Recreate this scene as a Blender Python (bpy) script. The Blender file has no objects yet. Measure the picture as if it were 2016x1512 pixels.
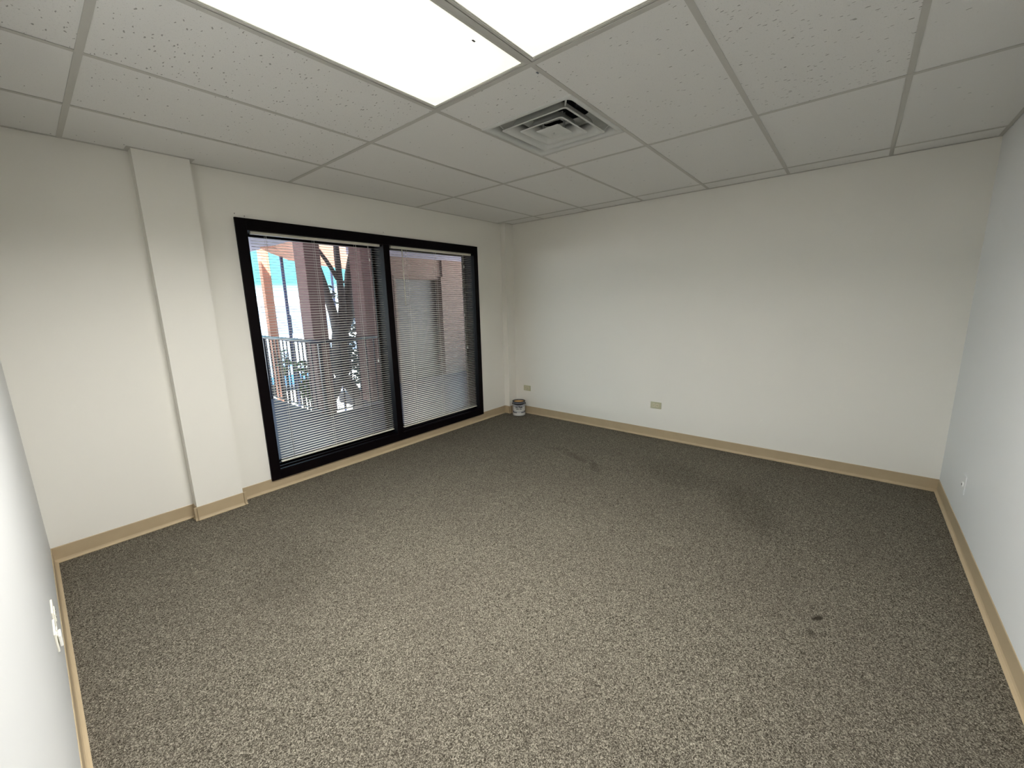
import bpy, bmesh, math, random
from mathutils import Vector, Matrix, noise
random.seed(7)
S = bpy.context.scene
C = S.collection
PI = math.pi

# ------------------------------------------------------------------ dimensions (metres)
L, W, H = 4.279, 4.145, 2.434          # window wall is y=0, far wall x=0, left wall x=-L, right wall y=-W
GX, GY, T = -0.2186, -0.5696, 0.6096   # ceiling grid: main tees at GX-1.2192*j, cross tees at GY-T*k
DECK = -0.05
GROUND = -3.2

# ------------------------------------------------------------------ helpers
def new_obj(name, me, mat=None, parent=None, loc=None):
    o = bpy.data.objects.new(name, me)
    C.objects.link(o)
    if mat is not None:
        for m in (mat if isinstance(mat, (list, tuple)) else [mat]):
            me.materials.append(m)
    if parent is not None:
        o.parent = parent
    if loc is not None:
        o.location = loc
    return o

def empty(name, loc=(0, 0, 0), rz=0):
    o = bpy.data.objects.new(name, None)
    o.empty_display_size = 0.1
    C.objects.link(o)
    o.location = loc
    o.rotation_euler = (0, 0, rz)
    return o

def tag(o, label=None, cat=None, group=None, kind=None):
    if label: o['label'] = label
    if cat: o['category'] = cat
    if group: o['group'] = group
    if kind: o['kind'] = kind
    return o

class MB:
    """collects shapes into one mesh"""
    def __init__(s):
        s.bm = bmesh.new()
    def box(s, x0, x1, y0, y1, z0, z1, mi=0, bev=0.0):
        b = bmesh.new() if bev else s.bm
        vs = [b.verts.new((x, y, z)) for x in (x0, x1) for y in (y0, y1) for z in (z0, z1)]
        fs = [(0, 1, 3, 2), (4, 6, 7, 5), (0, 4, 5, 1), (2, 3, 7, 6), (0, 2, 6, 4), (1, 5, 7, 3)]
        for f in fs:
            fc = b.faces.new([vs[i] for i in f]); fc.material_index = mi
        if bev:
            bmesh.ops.recalc_face_normals(b, faces=b.faces[:])
            bmesh.ops.bevel(b, geom=b.edges[:], offset=bev, segments=2, affect='EDGES', profile=0.5)
            for f in b.faces: f.material_index = mi
            me = bpy.data.meshes.new('t'); b.to_mesh(me); b.free()
            s.bm.from_mesh(me); bpy.data.meshes.remove(me)
        return s
    def quad(s, pts, mi=0):
        f = s.bm.faces.new([s.bm.verts.new(p) for p in pts]); f.material_index = mi
        return s
    def lathe(s, prof, n=40, c=(0, 0, 0), mi=0, cap=False, close=False):
        """prof: list of (r, z)"""
        rings = []
        for r, z in prof:
            rings.append([s.bm.verts.new((c[0] + r * math.cos(2 * PI * i / n), c[1] + r * math.sin(2 * PI * i / n), c[2] + z)) for i in range(n)])
        pairs = list(zip(rings, rings[1:])) + ([(rings[-1], rings[0])] if close else [])
        for a, b in pairs:
            for i in range(n):
                f = s.bm.faces.new((a[i], a[(i + 1) % n], b[(i + 1) % n], b[i])); f.material_index = mi; f.smooth = True
        if cap:
            s.bm.faces.new(rings[0][::-1]).material_index = mi
            s.bm.faces.new(rings[-1]).material_index = mi
        return s
    def tube(s, pts, rad, n=8, mi=0, cap=True):
        pts = [Vector(p) for p in pts]
        rads = rad if isinstance(rad, (list, tuple)) else [rad] * len(pts)
        up = Vector((0.13, 0.21, 0.97))
        rings = []
        for i, p in enumerate(pts):
            d = (pts[min(i + 1, len(pts) - 1)] - pts[max(i - 1, 0)]).normalized()
            a = d.cross(up)
            if a.length < 0.15: a = d.cross(Vector((1, 0, 0)))
            a.normalize(); b = d.cross(a)
            rings.append([s.bm.verts.new(p + (a * math.cos(2 * PI * k / n) + b * math.sin(2 * PI * k / n)) * rads[i]) for k in range(n)])
        for A, B in zip(rings, rings[1:]):
            for k in range(n):
                f = s.bm.faces.new((A[k], A[(k + 1) % n], B[(k + 1) % n], B[k])); f.material_index = mi; f.smooth = True
        if cap:
            s.bm.faces.new(rings[0][::-1]).material_index = mi
            s.bm.faces.new(rings[-1]).material_index = mi
        return s
    def extrude_profile(s, prof, p0, p1, out, mi=0, smooth=False):
        """prof: (distance along 'out', z) closed polygon swept from p0 to p1"""
        p0, p1, out = Vector(p0), Vector(p1), Vector(out)
        A = [s.bm.verts.new(p0 + out * a + Vector((0, 0, z))) for a, z in prof]
        B = [s.bm.verts.new(p1 + out * a + Vector((0, 0, z))) for a, z in prof]
        n = len(prof)
        for i in range(n):
            f = s.bm.faces.new((A[i], A[(i + 1) % n], B[(i + 1) % n], B[i])); f.material_index = mi; f.smooth = smooth
        s.bm.faces.new(A[::-1]).material_index = mi
        s.bm.faces.new(B).material_index = mi
        return s
    def build(s, name, mat=None, parent=None, recalc=True, loc=None):
        if recalc:
            bmesh.ops.recalc_face_normals(s.bm, faces=s.bm.faces[:])
        me = bpy.data.meshes.new(name)
        s.bm.to_mesh(me); s.bm.free()
        return new_obj(name, me, mat, parent, loc)

# ------------------------------------------------------------------ materials
def mat(name, col=(0.8, 0.8, 0.8), rough=0.6, metal=0.0, spec=0.5):
    m = bpy.data.materials.new(name); m.use_nodes = True
    b = m.node_tree.nodes['Principled BSDF']
    b.inputs['Base Color'].default_value = (*col, 1)
    b.inputs['Roughness'].default_value = rough
    b.inputs['Metallic'].default_value = metal
    b.inputs['Specular IOR Level'].default_value = spec
    return m

class N:
    def __init__(s, m):
        s.m = m; s.t = m.node_tree; s.b = s.t.nodes.get('Principled BSDF')
        s.pos = s.t.nodes.new('ShaderNodeNewGeometry').outputs['Position']
    def n(s, t, **kw):
        nd = s.t.nodes.new('ShaderNode' + t)
        for k, v in kw.items(): setattr(nd, k, v)
        return nd
    def l(s, a, b): s.t.links.new(a, b)
    def mapping(s, scale=(1, 1, 1), rot=(0, 0, 0), src=None):
        m = s.n('Mapping'); s.l(src or s.pos, m.inputs['Vector'])
        m.inputs['Scale'].default_value = scale; m.inputs['Rotation'].default_value = rot
        return m.outputs['Vector']
    def noise(s, scale, detail=2, rough=0.5, vec=None, dist=0):
        nd = s.n('TexNoise'); s.l(vec or s.pos, nd.inputs['Vector'])
        nd.inputs['Scale'].default_value = scale; nd.inputs['Detail'].default_value = detail
        nd.inputs['Roughness'].default_value = rough; nd.inputs['Distortion'].default_value = dist
        return nd.outputs['Fac']
    def ramp(s, fac, stops):
        nd = s.n('ValToRGB'); s.l(fac, nd.inputs['Fac'])
        e = nd.color_ramp.elements
        while len(e) < len(stops): e.new(0.5)
        for i, (p, c) in enumerate(stops):
            e[i].position = p; e[i].color = (*c, 1) if len(c) == 3 else c
        return nd.outputs['Color']
    def mix(s, fac, a, b, mode='MIX'):
        nd = s.n('Mix', data_type='RGBA', blend_type=mode)
        for sock, v in ((nd.inputs[0], fac), (nd.inputs[6], a), (nd.inputs[7], b)):
            if isinstance(v, (int, float)): sock.default_value = v
            elif isinstance(v, tuple): sock.default_value = (*v, 1)
            else: s.l(v, sock)
        return nd.outputs[2]
    def math(s, op, a, b=0.0, c=0.0):
        nd = s.n('Math', operation=op)
        for i, v in enumerate((a, b, c)):
            if isinstance(v, (int, float)): nd.inputs[i].default_value = v
            else: s.l(v, nd.inputs[i])
        return nd.outputs[0]
    def bump(s, h, strength=0.3, dist=0.002):
        nd = s.n('Bump'); s.l(h, nd.inputs['Height'])
        nd.inputs['Strength'].default_value = strength; nd.inputs['Distance'].default_value = dist
        s.l(nd.outputs['Normal'], s.b.inputs['Normal'])
    def col(s, c): s.l(c, s.b.inputs['Base Color'])

def wall_paint(name, col):
    m = mat(name, col, 0.55, spec=0.25); n = N(m)
    c = n.mix(n.noise(1.3, 3), tuple(x * 0.975 for x in col), tuple(min(1, x * 1.02) for x in col))
    n.col(c); n.bump(n.noise(260, 3, 0.6), 0.10, 0.001)
    return m
M = {}
M['wall'] = wall_paint('wall_paint_warm', (0.80, 0.782, 0.73))
M['wall_cool'] = wall_paint('wall_paint_cool', (0.745, 0.755, 0.76))
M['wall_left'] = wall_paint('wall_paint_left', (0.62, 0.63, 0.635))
M['hall'] = wall_paint('hall_paint', (0.6, 0.59, 0.56))
M['base'] = mat('cove_base_vinyl', (0.42, 0.33, 0.21), 0.42, spec=0.4)
n = N(M['base']); n.col(n.mix(n.noise(9, 3), (0.40, 0.315, 0.20), (0.46, 0.365, 0.24)))
M['frame'] = mat('dark_stained_wood', (0.011, 0.008, 0.009), 0.4, spec=0.06)
n = N(M['frame']); n.col(n.mix(n.noise(14, 4, vec=n.mapping((1, 1, 0.12))), (0.0018, 0.0015, 0.0025), (0.006, 0.0035, 0.0038)))
n.bump(n.noise(60, 3), 0.15, 0.001)
M['blind'] = mat('blind_enamel', (0.80, 0.77, 0.71), 0.35, spec=0.5)
M['rail_enamel'] = mat('blind_rail_enamel', (0.76, 0.73, 0.62), 0.4, spec=0.5)
M['cord'] = mat('blind_cord', (0.72, 0.70, 0.66), 0.8)
M['wand'] = mat('clear_wand', (0.72, 0.69, 0.58), 0.25)
M['grid'] = mat('ceiling_grid_enamel', (0.52, 0.51, 0.48), 0.5, spec=0.3)
M['fixture'] = mat('fixture_enamel', (0.55, 0.54, 0.50), 0.4, spec=0.4)
M['vent'] = mat('diffuser_enamel', (0.62, 0.63, 0.61), 0.45, spec=0.4)
M['duct'] = mat('duct_grey', (0.16, 0.18, 0.21), 0.5, metal=0.3)
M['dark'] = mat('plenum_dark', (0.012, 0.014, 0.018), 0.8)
M['damper'] = mat('damper_steel', (0.5, 0.5, 0.5), 0.4, metal=0.5)
M['ivory'] = mat('ivory_plastic', (0.50, 0.49, 0.34), 0.4)
M['ivory_face'] = mat('ivory_receptacle', (0.62, 0.58, 0.42), 0.4)
M['white_plastic'] = mat('white_plastic', (0.86, 0.86, 0.84), 0.35)
M['cream_plastic'] = mat('cream_plastic', (0.85, 0.83, 0.74), 0.35)
M['slot'] = mat('slot_black', (0.03, 0.03, 0.03), 0.5)

# carpet -----------------------------------------------------------------
m = mat('cut_pile_carpet', (0.2, 0.18, 0.15), 0.95, spec=0.05); M['carpet'] = m; n = N(m)
warp = n.n('TexNoise'); warp.inputs['Scale'].default_value = 70; warp.inputs['Detail'].default_value = 2
n.l(n.pos, warp.inputs['Vector'])
va = n.n('VectorMath', operation='MULTIPLY_ADD'); n.l(warp.outputs['Color'], va.inputs[0])
va.inputs[1].default_value = (0.016, 0.016, 0.0); n.l(n.pos, va.inputs[2])
vor = n.n('TexVoronoi'); vor.inputs['Scale'].default_value = 340; n.l(va.outputs[0], vor.inputs['Vector'])
sep = n.n('SeparateColor'); n.l(vor.outputs['Color'], sep.inputs[0])
fib = n.noise(430, 3, 0.7, vec=va.outputs[0])
v = n.math('ADD', n.math('MULTIPLY', sep.outputs[0], 0.50), n.math('MULTIPLY', fib, 0.63))
base = n.ramp(v, [(0.26, (0.020, 0.017, 0.011)), (0.45, (0.084, 0.074, 0.057)), (0.60, (0.148, 0.134, 0.106)), (0.84, (0.39, 0.36, 0.29))])
patch = n.noise(1.7, 4, 0.55)
base = n.mix(n.math('MULTIPLY', n.ramp(patch, [(0.42, (0, 0, 0)), (0.64, (1, 1, 1))]), 0.16), base, (0.10, 0.085, 0.07))
def blob(cx, cy, rx, ry, ang, edge=0.4):
    tr = n.n('Mapping', vector_type='TEXTURE'); n.l(n.pos, tr.inputs['Vector'])
    tr.inputs['Location'].default_value = (cx, cy, 0); tr.inputs['Rotation'].default_value = (0, 0, ang)
    tr.inputs['Scale'].default_value = (rx, ry, 100)
    ln = n.n('VectorMath', operation='LENGTH'); n.l(tr.outputs[0], ln.inputs[0])
    w = n.math('ADD', ln.outputs['Value'], n.math('MULTIPLY', n.math('SUBTRACT', n.noise(28, 3), 0.5), 1.1))
    return n.ramp(w, [(edge, (1, 1, 1)), (1.0, (0, 0, 0))])
for cx, cy, rx, ry, a, s_ in [(-2.045, -3.545, 0.040, 0.017, -0.6, 0.85), (-2.165, -3.53, 0.03, 0.02, 0.2, 0.55), (-1.98, -3.52, 0.02, 0.012, 0.3, 0.4),
                          (-0.98, -1.60, 0.20, 0.06, 1.15, 0.26), (-1.08, -1.86, 0.18, 0.05, 0.6, 0.28), (-0.9, -1.35, 0.14, 0.06, 1.9, 0.18),
                          (-1.1, -3.1, 0.55, 0.22, 0.5, 0.22), (-0.8, -2.5, 0.4, 0.3, 1.2, 0.2), (-3.4, -1.2, 0.4, 0.3, 1.2, 0.18)]:
    base = n.mix(n.math('MULTIPLY', blob(cx, cy, rx, ry, a), s_), base, (0.022, 0.018, 0.012))
n.col(base)
n.bump(n.math('ADD', vor.outputs['Distance'], fib), 0.7, 0.006)

# ceiling tile -----------------------------------------------------------------
def tile_mat(name, amount, fine):
    m = mat(name, (0.62, 0.61, 0.58), 0.9, spec=0.1); n = N(m)
    wn = n.n('TexNoise'); wn.inputs['Scale'].default_value = 45; n.l(n.pos, wn.inputs['Vector'])
    va = n.n('VectorMath', operation='MULTIPLY_ADD'); n.l(wn.outputs['Color'], va.inputs[0])
    va.inputs[1].default_value = (0.017, 0.017, 0); n.l(n.pos, va.inputs[2])
    vec = n.mapping((84, 31, 1), (0, 0, 0.25), src=va.outputs[0])
    vo = n.n('TexVoronoi'); vo.inputs['Scale'].default_value = 1.0; n.l(vec, vo.inputs['Vector'])
    sp = n.n('SeparateColor'); n.l(vo.outputs['Color'], sp.inputs[0])
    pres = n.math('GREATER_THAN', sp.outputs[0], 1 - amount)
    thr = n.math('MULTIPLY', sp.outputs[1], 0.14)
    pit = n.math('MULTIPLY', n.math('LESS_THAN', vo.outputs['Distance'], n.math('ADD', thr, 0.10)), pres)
    g = n.noise(420, 2, 0.6)
    c0 = n.mix(g, (0.72, 0.715, 0.70), (0.81, 0.805, 0.79))
    fp = n.ramp(n.noise(170, 2, 0.7), [(0.30, (1, 1, 1)), (0.38, (0, 0, 0))])
    c1 = n.mix(n.math('MULTIPLY', fp, fine), c0, (0.34, 0.335, 0.32))
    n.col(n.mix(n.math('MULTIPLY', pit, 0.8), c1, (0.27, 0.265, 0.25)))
    n.bump(n.math('SUBTRACT', n.math('MULTIPLY', g, 0.25), n.math('ADD', pit, n.math('MULTIPLY', fp, 0.3))), 0.5, 0.003)
    return m
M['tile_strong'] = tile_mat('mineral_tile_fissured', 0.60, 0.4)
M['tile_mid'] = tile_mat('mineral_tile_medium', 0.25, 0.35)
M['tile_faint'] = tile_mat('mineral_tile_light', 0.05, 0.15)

# light lens -----------------------------------------------------------------
def lens_mat(name, x0, x1, y0, y1, edgecol, k):
    m = bpy.data.materials.new(name); m.use_nodes = True
    n = N(m); b = n.b
    b.inputs['Base Color'].default_value = (0.8, 0.8, 0.78, 1); b.inputs['Roughness'].default_value = 0.25
    sx = n.n('SeparateXYZ'); n.l(n.pos, sx.inputs[0])
    X, Y = sx.outputs[0], sx.outputs[1]
    ex = n.math('MINIMUM', n.math('SUBTRACT', X, x0), n.math('SUBTRACT', x1, X))
    ey = n.math('MINIMUM', n.math('SUBTRACT', Y, y0), n.math('SUBTRACT', y1, Y))
    def ss(v, a, bb):
        r = n.n('MapRange', interpolation_type='SMOOTHSTEP'); n.l(v, r.inputs[0])
        r.inputs[1].default_value = a; r.inputs[2].default_value = bb
        return r.outputs[0]
    fall = n.math('MULTIPLY', ss(ex, -0.03, 0.22), ss(ey, -0.03, 0.17))
    # two fluorescent tubes running along x glow through the prismatic lens
    ym = (y0 + y1) / 2
    d = n.math('ABSOLUTE', n.math('SUBTRACT', n.math('ABSOLUTE', n.math('SUBTRACT', Y, ym)), 0.13))
    tube = n.math('SUBTRACT', 1.0, n.math('MULTIPLY', ss(d, 0.0, 0.12), 0.35))
    prism = n.math('MULTIPLY', n.math('SINE', n.math('MULTIPLY', n.math('ADD', X, Y), 1050)), n.math('SINE', n.math('MULTIPLY', n.math('SUBTRACT', X, Y), 1050)))
    st = n.math('ADD', 1.0, n.math('MULTIPLY', prism, 0.05))
    edge = 0.56
    fall = n.math('POWER', fall, 2.6)
    I = n.math('MULTIPLY', n.math('ADD', edge, n.math('MULTIPLY', n.math('MULTIPLY', fall, tube), k - edge)), st)
    n.l(n.mix(fall, edgecol, (1.0, 0.985, 0.93)), b.inputs['Emission Color'])
    n.l(I, b.inputs['Emission Strength'])
    n.bump(prism, 0.2, 0.001)
    # the prismatic lens lets most of the tubes' light straight through, least at its rim
    tr = n.n('BsdfTransparent'); mx = n.n('MixShader'); outn = n.t.nodes['Material Output']
    n.l(n.math('MULTIPLY', fall, 0.9), mx.inputs[0]); n.l(b.outputs[0], mx.inputs[1]); n.l(tr.outputs[0], mx.inputs[2]); n.l(mx.outputs[0], outn.inputs[0])
    return m

# ------------------------------------------------------------------ ROOM SHELL
WX0, WX1, WZ0, WZ1 = -3.012, -0.643, 0.143, 2.052      # rough opening of the window
WT = 0.2
DY0, DY1, DZ = -4.02, -3.10, 2.06                      # doorway in the left wall, behind the photographer
mb = MB()
mb.box(-L - 0.12, WX0, 0, WT, -0.1, 2.75)
mb.box(WX1, 0.12, 0, WT, -0.1, 2.75)
mb.box(WX0, WX1, 0, WT, -0.1, WZ0)
mb.box(WX0, WX1, 0, WT, WZ1, 2.75)
tag(mb.build('wall_window', M['wall']), 'warm white wall holding the wide dark framed window', 'wall', kind='structure')
mb = MB(); mb.box(0, 0.12, -W - 0.12, 0, -0.1, 2.75)
tag(mb.build('wall_far', M['wall']), 'warm white blank wall with two ivory outlets low down', 'wall', kind='structure')
mb = MB(); mb.box(-L - 0.12, 0, -W - 0.12, -W, -0.1, 2.75)
tag(mb.build('wall_right', M['wall_cool']), 'cool white wall at the right edge of the room', 'wall', kind='structure')
mb = MB()
mb.box(-L - 0.12, -L, DY1, 0, -0.1, 2.75)
mb.box(-L - 0.12, -L, -W, DY0, -0.1, 2.75)
mb.box(-L - 0.12, -L, DY0, DY1, DZ, 2.75)
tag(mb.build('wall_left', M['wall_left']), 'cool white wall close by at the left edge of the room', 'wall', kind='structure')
mb = MB(); mb.box(-L, 0, -W, 0, -0.1, 0)
tag(mb.build('floor', M['carpet']), 'speckled taupe cut pile carpet with a few dark stains', 'floor', kind='structure')
# hallway added unseen behind the doorway to keep sky light from leaking in
mb = MB()
hx = -L - 0.12
mb.box(hx - 1.5, hx - 1.4, -5.2, -2.4, -0.1, 2.6)
mb.box(hx - 1.4, hx, -5.3, -5.2, -0.1, 2.6)
mb.box(hx - 1.4, hx, -2.4, -2.3, -0.1, 2.6)
mb.box(hx - 1.4, hx, -5.2, -2.4, 2.45, 2.6)
mb.box(hx - 0.02, hx, -5.2, -W - 0.12, -0.1, 2.45)
tag(mb.build('wall_added_hallway', M['hall']), 'added unseen hallway shell that keeps sky light out beyond the doorway', 'wall', kind='structure')
mb = MB(); mb.box(hx - 1.4, hx, -5.2, -2.4, -0.1, 0); mb.box(hx, -L, DY0, DY1, -0.1, 0)
tag(mb.build('floor_added_hallway', M['carpet']), 'carpeted floor of the added unseen hallway beyond the doorway', 'floor', kind='structure')
mb = MB()
mb.box(-L - 0.135, -L + 0.015, DY0 - 0.06, DY0 + 0.02, 0, DZ + 0.06, bev=0.003)
mb.box(-L - 0.135, -L + 0.015, DY1 - 0.02, DY1 + 0.06, 0, DZ + 0.06, bev=0.003)
mb.box(-L - 0.135, -L + 0.015, DY0 + 0.02, DY1 - 0.02, DZ - 0.02, DZ + 0.06, bev=0.003)
tag(mb.build('door_1', M['frame']), 'dark wood door frame of the open doorway in the left wall', 'door frame', kind='structure')

# boxed-out columns on the window wall
PX0, PX1, PY = -3.589, -3.303, -0.087
CX0, CY0 = -0.151, -0.080
mb = MB(); mb.box(PX0, PX1, PY, 0, 0, H + 0.3)
tag(mb.build('trim_1', M['wall']), 'wide boxed-out white column left of the window', 'column', kind='structure')
mb = MB(); mb.box(CX0, 0, CY0, 0, 0, H + 0.3)
tag(mb.build('trim_2', M['wall']), 'narrow boxed-out white column in the far corner', 'column', kind='structure')

# cove base ---------------------------------------------------------------
HB = 0.098
prof = [(0, 0), (0.0185, 0), (0.0185, 0.003), (0.012, 0.006), (0.007, 0.011), (0.004, 0.020), (0.0035, HB - 0.003), (0.002, HB), (0, HB)]
def baseboard(name, segs, label):
    mb = MB()
    for p0, p1, out in segs:
        mb.extrude_profile(prof, p0, p1, out)
    return tag(mb.build(name, M['base']), label, 'baseboard', kind='structure')
e = 0.0185
baseboard('baseboard_window', [((-L, 0, 0), (PX0, 0, 0), (0, -1, 0)), ((PX0, 0, 0), (PX0, PY - e, 0), (-1, 0, 0)), ((PX0 - e, PY, 0), (PX1 + e, PY, 0), (0, -1, 0)),
          ((PX1, PY - e, 0), (PX1, 0, 0), (1, 0, 0)), ((PX1, 0, 0), (CX0, 0, 0), (0, -1, 0)), ((CX0, 0, 0), (CX0, CY0 - e, 0), (-1, 0, 0)), ((CX0 - e, CY0, 0), (0, CY0, 0), (0, -1, 0))],
          'tan vinyl cove base along the window wall and its columns')
baseboard('baseboard_far', [((0, CY0, 0), (0, -W, 0), (-1, 0, 0))], 'tan vinyl cove base along the far wall')
baseboard('baseboard_right', [((0, -W, 0), (-L, -W, 0), (0, 1, 0))], 'tan vinyl cove base along the right wall')
baseboard('baseboard_left', [((-L, 0, 0), (-L, DY1 + 0.06, 0), (1, 0, 0)), ((-L, DY0 - 0.06, 0), (-L, -W, 0), (1, 0, 0))], 'tan vinyl cove base along the left wall')

# ------------------------------------------------------------------ CEILING
xs = [0.0, GX, GX - 2 * T, GX - 4 * T, GX - 6 * T, -L]
ys = [0.0] + [GY - T * k for k in range(6)] + [-W]
troffers = [(3, 3), (3, 4)]           # column index 3 = between xs[3] and xs[4]
VC = (-2.040, -2.0937)                 # air diffuser centre
VH = 0.296
mb = MB()
strong = {(3, 2), (4, 2), (2, 5), (3, 5), (3, 6), (4, 3), (4, 4)}  # light raking tiles by the troffers put in as denser pits; some tiles differ
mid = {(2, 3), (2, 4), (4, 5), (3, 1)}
g = 0.004
for i in range(5):
    for j in range(7):
        if (i, j) in troffers: continue
        xa, xb = xs[i + 1], xs[i]; ya, yb = ys[j + 1], ys[j]
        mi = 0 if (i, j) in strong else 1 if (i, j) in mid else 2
        zt = H + 0.0015
        if (i, j) == (2, 3):           # tile cut around the diffuser
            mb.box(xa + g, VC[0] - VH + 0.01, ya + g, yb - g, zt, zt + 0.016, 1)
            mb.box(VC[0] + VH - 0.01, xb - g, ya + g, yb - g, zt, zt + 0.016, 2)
            continue
        lift = random.choice([0, 0, 0.0005, 0.001])
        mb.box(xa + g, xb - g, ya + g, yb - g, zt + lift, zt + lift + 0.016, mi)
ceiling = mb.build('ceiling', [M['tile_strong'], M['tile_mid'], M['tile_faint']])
tag(ceiling, 'suspended ceiling of off-white fissured mineral tiles', 'ceiling', kind='structure')
mb = MB()
for x in xs[1:5]: mb.box(x - 0.012, x + 0.012, -W, 0, H - 0.001, H + 0.001); 
for x in xs[1:5]: mb.box(x - 0.001, x + 0.001, -W, 0, H + 0.001, H + 0.03)
for i in range(5):
    for y in ys[1:7]:
        a = xs[i + 1] + (0.012 if i < 4 else 0); b = xs[i] - (0.012 if i > 0 else 0)
        mb.box(a, b, y - 0.0115, y + 0.0115, H - 0.0003, H + 0.001)
        mb.box(a, b, y - 0.001, y + 0.001, H + 0.001, H + 0.025)
gr = mb.build('ceiling_grid', M['grid'], ceiling)
# wall angle, following the two columns
mb = MB(); wa = 0.0225; q = 0.0025
def ang(x0, x1, y0, y1): mb.box(x0, x1, y0, y1, H - 0.0008, H + 0.0008)
ang(-wa, -q, -W + q, CY0 - q); ang(-L + q, -L + wa, -W + q, -q); ang(-L + wa, -wa, -W + q, -W + wa)
ang(-L + wa, PX0 - wa, -wa, -q); ang(PX0 - wa, PX0 - q, PY - wa, -q); ang(PX0 - q, PX1 + q, PY - wa, PY - q); ang(PX1 + q, PX1 + wa, PY - wa, -q)
ang(PX1 + wa, CX0 - wa, -wa, -q); ang(CX0 - wa, CX0 - q, CY0 - wa, -q); ang(CX0 - q, -wa, CY0 - wa, CY0 - q)
mb.build('wall_angle', M['grid'], ceiling)
mb = MB(); mb.box(-L - 0.12, 0.12, -W - 0.12, WT, 2.72, 2.85)  # near-black cap, added to seal out light and darken the wall-angle gap
tag(mb.build('ceiling_light_cap', M['dark']), 'added dark light-tight cap above the suspended ceiling', 'slab', kind='structure')

# ------------------------------------------------------------------ TROFFERS
def troffer(j, label, edgecol, k):
    x0, x1 = xs[4] + 0.014, xs[3] - 0.014
    y0, y1 = ys[j + 1] + 0.014, ys[j] - 0.014
    o = empty('ceiling_light', ((x0 + x1) / 2, (y0 + y1) / 2, H))
    tag(o, label, 'ceiling light', 'recessed fluorescent troffers in the ceiling')
    ox, oy = o.location.x, o.location.y
    mb = MB(); f = 0.011
    a, b, c, d = x0 - ox, x1 - ox, y0 - oy, y1 - oy
    for (p, q_, r, s_) in ((a, b, c, c + f), (a, b, d - f, d), (a, a + f, c + f, d - f), (b - f, b, c + f, d - f)):
        mb.box(p, q_, r, s_, 0.0015, 0.0065)
    # lip against the lens
    f2 = f + 0.004
    for (p, q_, r, s_) in ((a + f, b - f, c + f, c + f2), (a + f, b - f, d - f2, d - f), (a + f, a + f2, c + f2, d - f2), (b - f2, b - f, c + f2, d - f2)):
        mb.box(p, q_, r, s_, 0.004, 0.0065)
    mb.build('door_frame', M['fixture'], o)
    mb = MB()
    mb.box(a, b, c, c + 0.002, 0.007, 0.11); mb.box(a, b, d - 0.002, d, 0.007, 0.11)
    mb.box(a, a + 0.002, c, d, 0.007, 0.11); mb.box(b - 0.002, b, c, d, 0.007, 0.11); mb.box(a, b, c, d, 0.11, 0.112)
    mb.build('housing', M['fixture'], o)
    mb = MB(); mb.box(a + f, b - f, c + f, d - f, 0.007, 0.010)
    mb.build('lens', lens_mat('prismatic_lens', x0, x1, y0, y1, edgecol, k), o)
    al = bpy.data.lights.new('fluorescent_tubes', 'AREA'); al.shape = 'RECTANGLE'
    al.size, al.size_y = b - a - 0.05, d - c - 0.05
    al.energy = POWER; al.spread = math.radians(156); al.color = (1.0, 0.985, 0.945)
    lo = bpy.data.objects.new('fluorescent_tubes', al); C.objects.link(lo); lo.parent = o; lo.location = (0, 0, 0.06)
    return o
POWER = 69.0
K = 0.9
t1 = troffer(3, 'lit fluorescent troffer with a dark speck on its lens, nearer the window', (0.97, 0.97, 0.84), K)
t2 = troffer(4, 'lit fluorescent troffer without a speck, farther from the window', (0.97, 0.945, 0.87), K)
mb = MB(); mb.box(-2.927, -2.912, -2.328, -2.320, H + 0.0045, H + 0.0068, bev=0.001)
sp = mb.build('dead_insect', M['slot']); tag(sp, 'tiny dark speck lying on the lens of the troffer nearer the window', 'speck')
mb = MB(); mb.box(-2.602, -2.588, -2.387, -2.380, H - 0.0045, H - 0.0012, bev=0.001)
sp = mb.build('ceiling_clip', M['duct']); tag(sp, 'tiny grey clip on the ceiling grid where the two troffers meet', 'clip')

# ------------------------------------------------------------------ AIR DIFFUSER
vent = empty('air_diffuser', (VC[0], VC[1], H))
tag(vent, 'square white four-way ceiling air diffuser with nested louvers', 'air vent')
def sqring(mb, prof, mi=0, rr=0.0, seg=5):
    """prof: list of (half size, z, corner radius) swept round a rounded square"""
    rings = []
    for h, z, r in prof:
        ring = []
        for cx, cy, a0 in ((1, 1, 0), (-1, 1, 90), (-1, -1, 180), (1, -1, 270)):
            for k in range(seg + 1):
                a = math.radians(a0 + 90 * k / seg)
                ring.append(mb.bm.verts.new((cx * (h - r) + r * math.cos(a), cy * (h - r) + r * math.sin(a), z)))
        rings.append(ring)
    for A, B in zip(rings, rings[1:]):
        for k in range(len(A)):
            f = mb.bm.faces.new((A[k], A[(k + 1) % len(A)], B[(k + 1) % len(A)], B[k])); f.material_index = mi; f.smooth = True
    return rings
mb = MB()
sqring(mb, [(VH, 0.004, 0.004), (VH, -0.003, 0.004), (0.272, -0.004, 0.02), (0.266, 0.0, 0.035), (0.262, 0.02, 0.04), (0.262, 0.05, 0.045), (0.24, 0.075, 0.045), (0.20, 0.09, 0.05), (0.16, 0.10, 0.06)])
mb.build('frame', M['vent'], vent)
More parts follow.
